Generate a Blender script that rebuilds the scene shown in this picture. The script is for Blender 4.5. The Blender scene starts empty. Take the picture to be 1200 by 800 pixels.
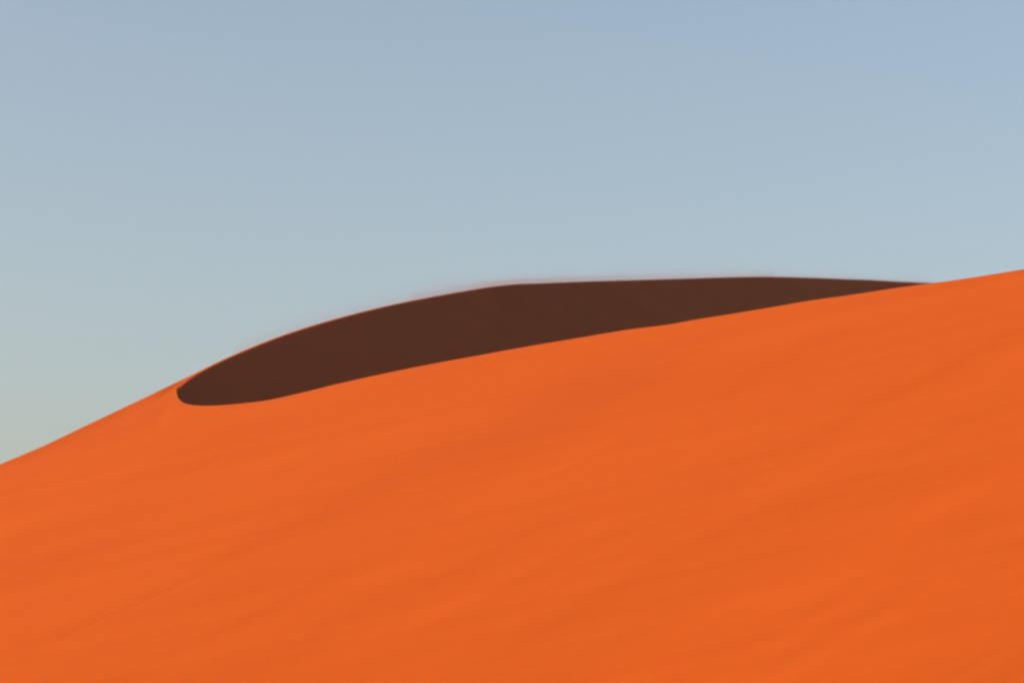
import bpy, math
import numpy as np

# ------------------------------------------------------------------ camera
HFOV = math.radians(20.0)
PITCH = math.radians(8.0)
CAM_Z = 1.7
scene = bpy.context.scene
cam_data = bpy.data.cameras.new('camera')
cam_data.sensor_width = 36.0
cam_data.lens = 18.0 / math.tan(HFOV / 2)
cam_data.clip_start = 0.1
cam_data.clip_end = 40000.0
cam_data.dof.use_dof = True             # the photograph is a little soft all over
cam_data.dof.focus_distance = 60.0
cam_data.dof.aperture_fstop = 1.0
cam = bpy.data.objects.new('camera', cam_data)
cam.location = (0, 0, CAM_Z)
cam.rotation_euler = (math.pi / 2 + PITCH, 0, 0)
scene.collection.objects.link(cam)
scene.camera = cam

# ------------------------------------------------------------------ light
SUN_ELEV = math.radians(16.0)
SUN_AZ = math.radians(-103.0)            # measured from +Y (view direction), negative = left
world = bpy.data.worlds.new('World')
scene.world = world
world.use_nodes = True
wn = world.node_tree.nodes
bg = wn['Background']
sky = wn.new('ShaderNodeTexSky')
sky.sky_type = 'NISHITA'
sky.sun_disc = False
sky.sun_elevation = SUN_ELEV
sky.sun_rotation = SUN_AZ
sky.altitude = 1200
sky.air_density = 1.0
sky.dust_density = 10.0
sky.ozone_density = 0.0
world.node_tree.links.new(sky.outputs[0], bg.inputs[0])
bg.inputs[1].default_value = 0.053

sun_data = bpy.data.lights.new('sun', 'SUN')
sun_data.energy = 5.0
sun_data.angle = math.radians(0.53)
sun_data.color = (1.0, 0.82, 0.62)
sun = bpy.data.objects.new('sun', sun_data)
scene.collection.objects.link(sun)
from mathutils import Vector
sdir = Vector((math.sin(SUN_AZ) * math.cos(SUN_ELEV), math.cos(SUN_AZ) * math.cos(SUN_ELEV), math.sin(SUN_ELEV)))
sun.rotation_euler = sdir.to_track_quat('Z', 'Y').to_euler()
sun.location = sdir * 300

scene.view_settings.view_transform = 'Standard'
scene.view_settings.look = 'None'
scene.view_settings.gamma = 1.0
scene.view_settings.exposure = 2.0
scene.view_settings.use_curve_mapping = False

# ------------------------------------------------------------------ materials
def sand_material(name, streaks=True):
    m = bpy.data.materials.new(name)
    m.use_nodes = True
    nt = m.node_tree
    N, L = nt.nodes, nt.links
    b = N['Principled BSDF']
    b.inputs['Roughness'].default_value = 1.0
    b.inputs['Specular IOR Level'].default_value = 0.0
    tc = N.new('ShaderNodeTexCoord')
    # broad streaks of slightly redder, iron-rich sand, laid out along the wind
    mp = N.new('ShaderNodeMapping')
    mp.inputs['Rotation'].default_value = (0, 0, math.radians(-45))
    mp.inputs['Scale'].default_value = (0.05, 0.75, 0.0)
    L.new(tc.outputs['Object'], mp.inputs[0])
    n1 = N.new('ShaderNodeTexNoise')
    n1.inputs['Scale'].default_value = 1.0
    n1.inputs['Detail'].default_value = 8.0
    n1.inputs['Roughness'].default_value = 0.62
    n1.inputs['Distortion'].default_value = 0.6
    L.new(mp.outputs[0], n1.inputs['Vector'])
    n2 = N.new('ShaderNodeTexNoise')
    n2.inputs['Scale'].default_value = 14.0
    n2.inputs['Detail'].default_value = 3.0
    L.new(tc.outputs['Object'], n2.inputs['Vector'])
    r1 = N.new('ShaderNodeMapRange')
    r1.inputs[1].default_value = 0.3; r1.inputs[2].default_value = 0.7
    L.new(n1.outputs['Fac'], r1.inputs[0])
    mx = N.new('ShaderNodeMix'); mx.data_type = 'RGBA'
    mx.inputs['A'].default_value = (0.172, 0.0300, 0.0036, 1)
    mx.inputs['B'].default_value = (0.188, 0.0342, 0.0046, 1)
    L.new(r1.outputs[0], mx.inputs['Factor'])
    r2 = N.new('ShaderNodeMapRange')
    r2.inputs[1].default_value = 0.25; r2.inputs[2].default_value = 0.75
    r2.inputs[3].default_value = 0.94; r2.inputs[4].default_value = 1.06
    L.new(n2.outputs['Fac'], r2.inputs[0])
    ml = N.new('ShaderNodeMix'); ml.data_type = 'RGBA'; ml.blend_type = 'MULTIPLY'
    ml.inputs['Factor'].default_value = 1.0
    L.new(mx.outputs['Result'], ml.inputs['A'])
    L.new(r2.outputs[0], ml.inputs['B'])
    L.new(ml.outputs['Result'], b.inputs['Base Color'])
    # fine wind ripples
    mp2 = N.new('ShaderNodeMapping')
    mp2.inputs['Rotation'].default_value = (0, 0, math.radians(-45))
    mp2.inputs['Scale'].default_value = (0.5, 5.0, 0.0)
    L.new(tc.outputs['Object'], mp2.inputs[0])
    n3 = N.new('ShaderNodeTexNoise')
    n3.inputs['Scale'].default_value = 1.0
    n3.inputs['Detail'].default_value = 4.0
    n3.inputs['Distortion'].default_value = 0.8
    L.new(mp2.outputs[0], n3.inputs['Vector'])
    bp = N.new('ShaderNodeBump')
    bp.inputs['Strength'].default_value = 0.32
    bp.inputs['Distance'].default_value = 0.02
    L.new(n3.outputs['Fac'], bp.inputs['Height'])
    L.new(bp.outputs[0], b.inputs['Normal'])
    return m

SAND = sand_material('orange_sand')

# ------------------------------------------------------------------ dune
F = 600.0 / math.tan(HFOV / 2)          # pixels of the 1200 px wide photograph

def ray(px, py, depth):
    a = (px - 600.0) / F; b = (400.0 - py) / F
    dy = math.cos(PITCH) - b * math.sin(PITCH)
    dz = math.sin(PITCH) + b * math.cos(PITCH)
    t = depth / dy
    return a * t, depth, CAM_Z + t * dz

def lin(px, pts):
    return float(np.interp(px, [p[0] for p in pts], [p[1] for p in pts]))

# upper crest: silhouette of the far ridge
FAR = [(-1400, 870), (-1100, 852), (-800, 822), (-600, 785), (-450, 738), (-250, 656), (-100, 588), (0, 543.7), (50, 522.5),
       (100, 498.7), (150, 475), (200, 451), (225, 439), (250, 426.5), (300, 404.5), (330, 393), (360, 383), (396, 372.5), (450, 358.8),
       (500, 348.6), (540, 341.4), (575, 335.8), (605, 332.7), (635, 331.6), (680, 329.8), (740, 328), (800, 326.2), (860, 324.4), (900, 324),
       (945, 325), (990, 326.7), (1020, 327.8), (1050, 329.5), (1092, 331.4), (1200, 339), (1350, 352), (1600, 390), (2000, 480),
       (2600, 650), (3400, 830)]
# lower crest: near edge of the hollow, then the skyline on the right
NEAR = [(206, 457.5), (208, 465), (213, 470.8), (222, 474), (232, 475.2), (250, 475.2), (280, 472.9), (315, 468.5), (348, 461.3), (390, 451), (450, 437.6), (505, 426.5), (560, 416.5),
        (620, 405.5), (680, 395.5), (740, 385.6), (779, 380.8), (815, 374.5), (860, 367.3), (900, 360.6), (960, 350.6), (990, 346.5),
        (1020, 342), (1065, 335.2), (1101, 330.6), (1140, 325), (1200, 315.4), (1350, 295), (1550, 280), (1900, 292), (2600, 430),
        (3400, 690), (4200, 850)]

# The sunlit side is close to one plane; a pixel's distance is where its ray meets that plane.
GX, GY = 0.21, 0.38
P0 = ray(600, 409, 104.0)
def plane(x, y):
    return P0[2] + GX * (x - P0[0]) + GY * (y - P0[1])
def meet(px, py, lower=0.0):
    x, y, z = ray(px, py, 1.0)
    # z(D) = CAM_Z + D*(z-CAM_Z), x(D) = D*x
    D = (P0[2] - lower - GX * P0[0] - GY * P0[1] - CAM_Z) / ((z - CAM_Z) - GX * x - GY)
    return D

ROUND = -0.05                           # the slope steepens slightly towards its left crest
def far_depth(px, py):
    if px <= 215:
        return meet(px, py, ROUND) if px >= -420 else meet(-420, 727, ROUND) + (px + 420) * 0.03
    d0 = meet(210, 446.3, ROUND)
    return d0 + np.interp(px, [210, 300, 600, 900, 1100, 1600, 3400], [0, 6.0, 25, 43, 54, 78, 124])

PF = np.array([ray(px, py, far_depth(px, py)) for px, py in FAR])
PN = np.array([ray(px, py, meet(px, py) if px <= 1200 else meet(1200, 315.4) + (px - 1200) * 0.006) for px, py in NEAR])

def smooth(a, b, x):
    t = np.clip((x - a) / (b - a), 0, 1)
    return t * t * (3 - 2 * t)

def pchip(xk, yk):
    """monotone-safe cubic through the knots (Catmull-Rom slopes, limited)"""
    h = np.diff(xk); d = np.diff(yk) / h
    m = np.zeros_like(yk)
    m[1:-1] = (d[:-1] * h[1:] + d[1:] * h[:-1]) / (h[:-1] + h[1:])
    m[0], m[-1] = d[0], d[-1]
    def f(x):
        x = np.asarray(x, float)
        i = np.clip(np.searchsorted(xk, x) - 1, 0, len(h) - 1)
        t = (x - xk[i]) / h[i]
        r = ((1 + 2*t) * (1-t)**2 * yk[i] + t * (1-t)**2 * h[i] * m[i]
             + t*t * (3 - 2*t) * yk[i+1] + t*t * (t-1) * h[i] * m[i+1])
        lo = x < xk[0]; hi = x > xk[-1]
        r = np.where(lo, yk[0], np.where(hi, yk[-1], r))
        return r
    return f

far_y, far_z = pchip(PF[:, 0], PF[:, 1]), pchip(PF[:, 0], PF[:, 2])
XT = PN[0, 0]                           # where the hollow begins
# left of the hollow the lower edge lies a little below the skyline on the same slope
lx = np.linspace(-75, XT - 0.5, 60)
gl = np.full_like(lx, float(far_y(XT) - PN[0, 1]))
kx = np.concatenate([lx, PN[:, 0]])
near_y = pchip(kx, np.concatenate([far_y(lx) - gl, PN[:, 1]]))
near_z = pchip(kx, np.concatenate([plane(lx, far_y(lx) - gl), PN[:, 2]]))

rng = np.random.default_rng(7)
_TAB = rng.random((256, 256))
def vnoise(x, y):
    xi, yi = np.floor(x).astype(int), np.floor(y).astype(int)
    fx, fy = x - xi, y - yi
    fx = fx*fx*fx*(fx*(fx*6-15)+10); fy = fy*fy*fy*(fy*(fy*6-15)+10)
    a = _TAB[xi % 256, yi % 256]; b = _TAB[(xi+1) % 256, yi % 256]
    c = _TAB[xi % 256, (yi+1) % 256]; d = _TAB[(xi+1) % 256, (yi+1) % 256]
    return (a*(1-fx)+b*fx)*(1-fy) + (c*(1-fx)+d*fx)*fy - 0.5

# columns: fine in view, coarse to the sides
X = np.concatenate([np.linspace(-72, -27, 60)[:-1], np.linspace(-27, -13, 90)[:-1], np.linspace(-13, -8, 110)[:-1], np.linspace(-8, 28, 300), np.linspace(28, 110, 110)[1:]])
fade = smooth(-72, -55, X) * (1 - smooth(80, 108, X))
y1, z1 = near_y(X), near_z(X)
y2, z2 = far_y(X), far_z(X)
z1, z2 = z1 * fade - 0.4 * (1 - fade), z2 * fade - 0.4 * (1 - fade)
def floor_max(z, k=0.7):                 # ease into the desert floor
    zz = z + 0.4
    return np.where(zz > 20 * k, zz, np.log1p(np.exp(np.minimum(zz, 20 * k) / k)) * k) - 0.4
z1 = np.where(X < XT, floor_max(z1), z1)
z2 = np.maximum(z2, z1 * 0 - 0.35)
foot = np.minimum(y1 - (z1 + 0.4) / GY - 14, y1 - 14)

# rows, near slope: foot -> lower crest
n_a, n_b, n_c = 260, 110, 70
s = np.linspace(0, 1, n_a)
Ya = foot[None] + s[:, None] * (y1 - foot)[None]
sag = np.clip(104.0 + 0.13 * X[None] - Ya, 0, 60)          # a little hollow in profile
Za = floor_max(plane(X[None], Ya) + 0.0011 * sag ** 2)
Za = Za + (z1 - Za[-1])[None] * np.exp(-((y1[None] - Ya) / 6.0) ** 2)
m1 = np.full_like(X, GY)

# rows, hollow: lower crest -> upper crest
t = np.linspace(0, 1, n_b)[1:]
t = t + 0.13 * np.sin(2 * math.pi * t) * -1      # rows crowd towards both crests
g = y2 - y1
T = t[:, None]; G = g[None]
m2 = np.full_like(X, 0.42)
H = ((1+2*T)*(1-T)**2*z1 + T*(1-T)**2*G*m1 + T*T*(3-2*T)*z2 + T*T*(T-1)*G*m2)
d = T * G
e = G - d                               # distance to the upper crest
def softplus(v, k):
    return np.where(v > 15 * k, v, np.log1p(np.exp(np.minimum(v, 15 * k) / k)) * k)
# slip face at the angle of repose, its brink rounded where the crest is old and low
brink = (0.10 + 0.27 * (1 - smooth(-9.0, 6.0, X)) + 0.85 * np.exp(-np.clip(X - XT, 0, 50) / 0.45))[None]
rep = 0.62
bsl = (0.20 + 0.20 * np.exp(-np.clip(X - XT, 0, 50) / 0.7))[None]   # slope of the rounded brink
far_line = z2 - bsl * e - (rep - bsl) * (softplus(e - brink, 0.12) - softplus(-brink, 0.12))
lip = 0.25 * softplus(d - 0.25, 0.15) - 0.25 * softplus(-0.25, 0.15)
near_line = z1 - lip
k = np.clip(G * 0.06, 0.12, 0.7)
mix = softplus(near_line - far_line, k) + far_line
mix = mix + 0.05 * vnoise(X[None] * 1.3 + 0.25 * e, e * 0.22 + 7) * smooth(0.4, 2.5, e) * smooth(0.5, 4, d)   # old slides down the face
hol = mix - T**6 * (mix[-1] - z2)[None]
w = smooth(XT - 0.15, XT + 0.3, X)[None]
Zb = H * (1 - w) + hol * w
Yb = y1[None] + d

# rows, back: upper crest -> floor behind
u = np.linspace(0, 1, n_c)[1:] ** 1.6
back = np.maximum(z2 + 0.4, 0.2) / 0.24 + 14
su = np.linspace(0, 1, 400)
bs = smooth(-0.06, 0.28, su) * (1 - smooth(0.72, 1, su))
bp_ = np.concatenate([[0], np.cumsum((bs[1:] + bs[:-1]) / 2 * np.diff(su))]); bp_ /= bp_[-1]
drop = np.interp(u, su, bp_)
Yc = y2[None] + u[:, None] * back[None]
Zc = z2[None] - drop[:, None] * (z2 + 0.4)[None]

Y = np.vstack([Ya, Yb, Yc]); Z = np.vstack([Za, Zb, Zc])
XX = np.broadcast_to(X[None], Y.shape).copy()
# long low wind-shaped swells, running with the crest, dying out at the crests
ca, sa = math.cos(math.radians(-45)), math.sin(math.radians(-45))
p = ca * XX - sa * Y; q = sa * XX + ca * Y
rel = (0.17 * vnoise(p * 0.045 + 3, q * 0.16 + 9) + 0.065 * vnoise(p * 0.08 + 40, q * 0.42 + 17)
       + 0.025 * vnoise(p * 0.16 + 80, q * 1.1 + 5) + 0.011 * vnoise(p * 0.35 + 11, q * 2.7 + 60))
row_s = np.concatenate([s, np.ones(n_b - 1) * 2, np.ones(n_c - 1) * 2])[:, None]
dist1 = np.abs(Y - y1[None]); dist2 = np.abs(Y - y2[None])
damp = smooth(0.0, 7.0, dist1) * smooth(0.0, 7.0, dist2)
damp = np.where(row_s > 1.5, damp * 0.6, damp) * smooth(0, 0.12, np.where(row_s > 1.5, 1, row_s))
Z = Z + rel * damp

R, C = Y.shape
co = np.stack([XX, Y, Z], -1).reshape(-1, 3)
# vertex normals of the whole surface, shared by its pieces so that no seam shows
dx = np.gradient(np.stack([XX, Y, Z], -1), axis=1); dv = np.gradient(np.stack([XX, Y, Z], -1), axis=0)
nor = np.cross(dx, dv); nor /= np.linalg.norm(nor, axis=-1, keepdims=True)
nor = nor.reshape(-1, 3)

idx = np.arange(R * C).reshape(R, C)
quads = np.stack([idx[:-1, :-1], idx[:-1, 1:], idx[1:, 1:], idx[1:, :-1]], -1)
is_slip = np.zeros(quads.shape[:2], bool)
xc = (X[1:] + X[:-1]) / 2
is_slip[n_a - 1:n_a + n_b - 2, :] = (xc > XT)[None]

def build(name, q, parent=None):
    q = q.reshape(-1, 4)
    used, inv = np.unique(q, return_inverse=True)
    me = bpy.data.meshes.new(name)
    me.from_pydata(co[used].tolist(), [], inv.reshape(-1, 4).tolist())
    me.polygons.foreach_set('use_smooth', [True] * len(me.polygons))
    me.update()
    me.normals_split_custom_set_from_vertices(nor[used].tolist())
    me.materials.append(SAND)
    o = bpy.data.objects.new(name, me)
    scene.collection.objects.link(o)
    if parent: o.parent = parent
    return o

dune = build('dune', quads[~is_slip])
dune['kind'] = 'structure'
dune['label'] = 'smooth orange sand dune with a shaded hollow along its crest'
slip = build('slip_face', quads[is_slip], dune)
slip['label'] = 'dark brown shaded slip face below the curved crest'

# ------------------------------------------------------------------ desert floor to the horizon
rings = [0.0, 20, 60, 150, 400, 1200, 4000, 12000]
seg = 96
gv = [(0, 0, 0)]; gf = []
for r in rings[1:]:
    for kk in range(seg):
        a = 2 * math.pi * kk / seg
        gv.append((r * math.sin(a), 80 + r * math.cos(a), 0.0))
gv[0] = (0, 80, 0)
for kk in range(seg):
    gf.append((0, 1 + (kk + 1) % seg, 1 + kk))
for j in range(len(rings) - 2):
    for kk in range(seg):
        a0 = 1 + j * seg + kk; a1 = 1 + j * seg + (kk + 1) % seg
        gf.append((a0, a1, a1 + seg, a0 + seg))
gm = bpy.data.meshes.new('ground'); gm.from_pydata(gv, [], gf); gm.update()
gm.materials.append(SAND)
ground = bpy.data.objects.new('ground', gm); scene.collection.objects.link(ground)
ground['kind'] = 'structure'

# ------------------------------------------------------------------ sand blowing off the far crest
n = 190000
gx_ = np.interp(rng.random(n), np.linspace(0, 1, 9), [-11, -4.5, -1.8, 0.6, 3, 6, 9.5, 14, 24])
gh = rng.exponential(0.17, n) * (0.55 + 0.9 * np.clip(vnoise(gx_ * 0.3, gx_ * 0 + 3.3) + 0.5, 0, 1))
go = rng.normal(-0.15, 0.35, n)
gp = np.stack([gx_, far_y(gx_) + go, far_z(gx_) + gh + 0.01], -1)
sz = rng.uniform(0.008, 0.013, n)
tri = rng.normal(size=(n, 3, 3)); tri /= np.linalg.norm(tri, axis=-1, keepdims=True)
gv_ = (gp[:, None] + tri * sz[:, None, None] * 0.6).reshape(-1, 3)
bm_ = bpy.data.meshes.new('blowing_sand')
bm_.from_pydata(gv_.tolist(), [], np.arange(3 * n).reshape(-1, 3).tolist()); bm_.update()
bm_.materials.append(SAND)
blow = bpy.data.objects.new('blowing_sand', bm_); scene.collection.objects.link(blow)
blow['kind'] = 'stuff'
blow['label'] = 'thin veil of sand grains blowing off the far crest'
blow['category'] = 'sand'

# ------------------------------------------------------------------ dusty desert air
hx, z0, z1_ = 12500.0, -1.0, 32.0
hv = [(x, y + 80, z) for z in (z0, z1_) for x, y in ((-hx, -hx), (hx, -hx), (hx, hx), (-hx, hx))]
hf = [(3, 2, 1, 0), (4, 5, 6, 7), (0, 1, 5, 4), (1, 2, 6, 5), (2, 3, 7, 6), (3, 0, 4, 7)]
hm = bpy.data.meshes.new('haze'); hm.from_pydata(hv, [], hf); hm.update()
hmat = bpy.data.materials.new('dusty_air'); hmat.use_nodes = True
hn = hmat.node_tree.nodes; hn.clear()
vo = hn.new('ShaderNodeVolumePrincipled'); ho = hn.new('ShaderNodeOutputMaterial')
vo.inputs['Color'].default_value = (0.92, 0.93, 0.95, 1)
vo.inputs['Density'].default_value = 0.00012
vo.inputs['Anisotropy'].default_value = 0.3
hmat.node_tree.links.new(vo.outputs[0], ho.inputs['Volume'])
hm.materials.append(hmat)
haze = bpy.data.objects.new('haze', hm); scene.collection.objects.link(haze)
haze['kind'] = 'stuff'
haze['label'] = 'thin dusty air over the desert'
haze['category'] = 'haze'
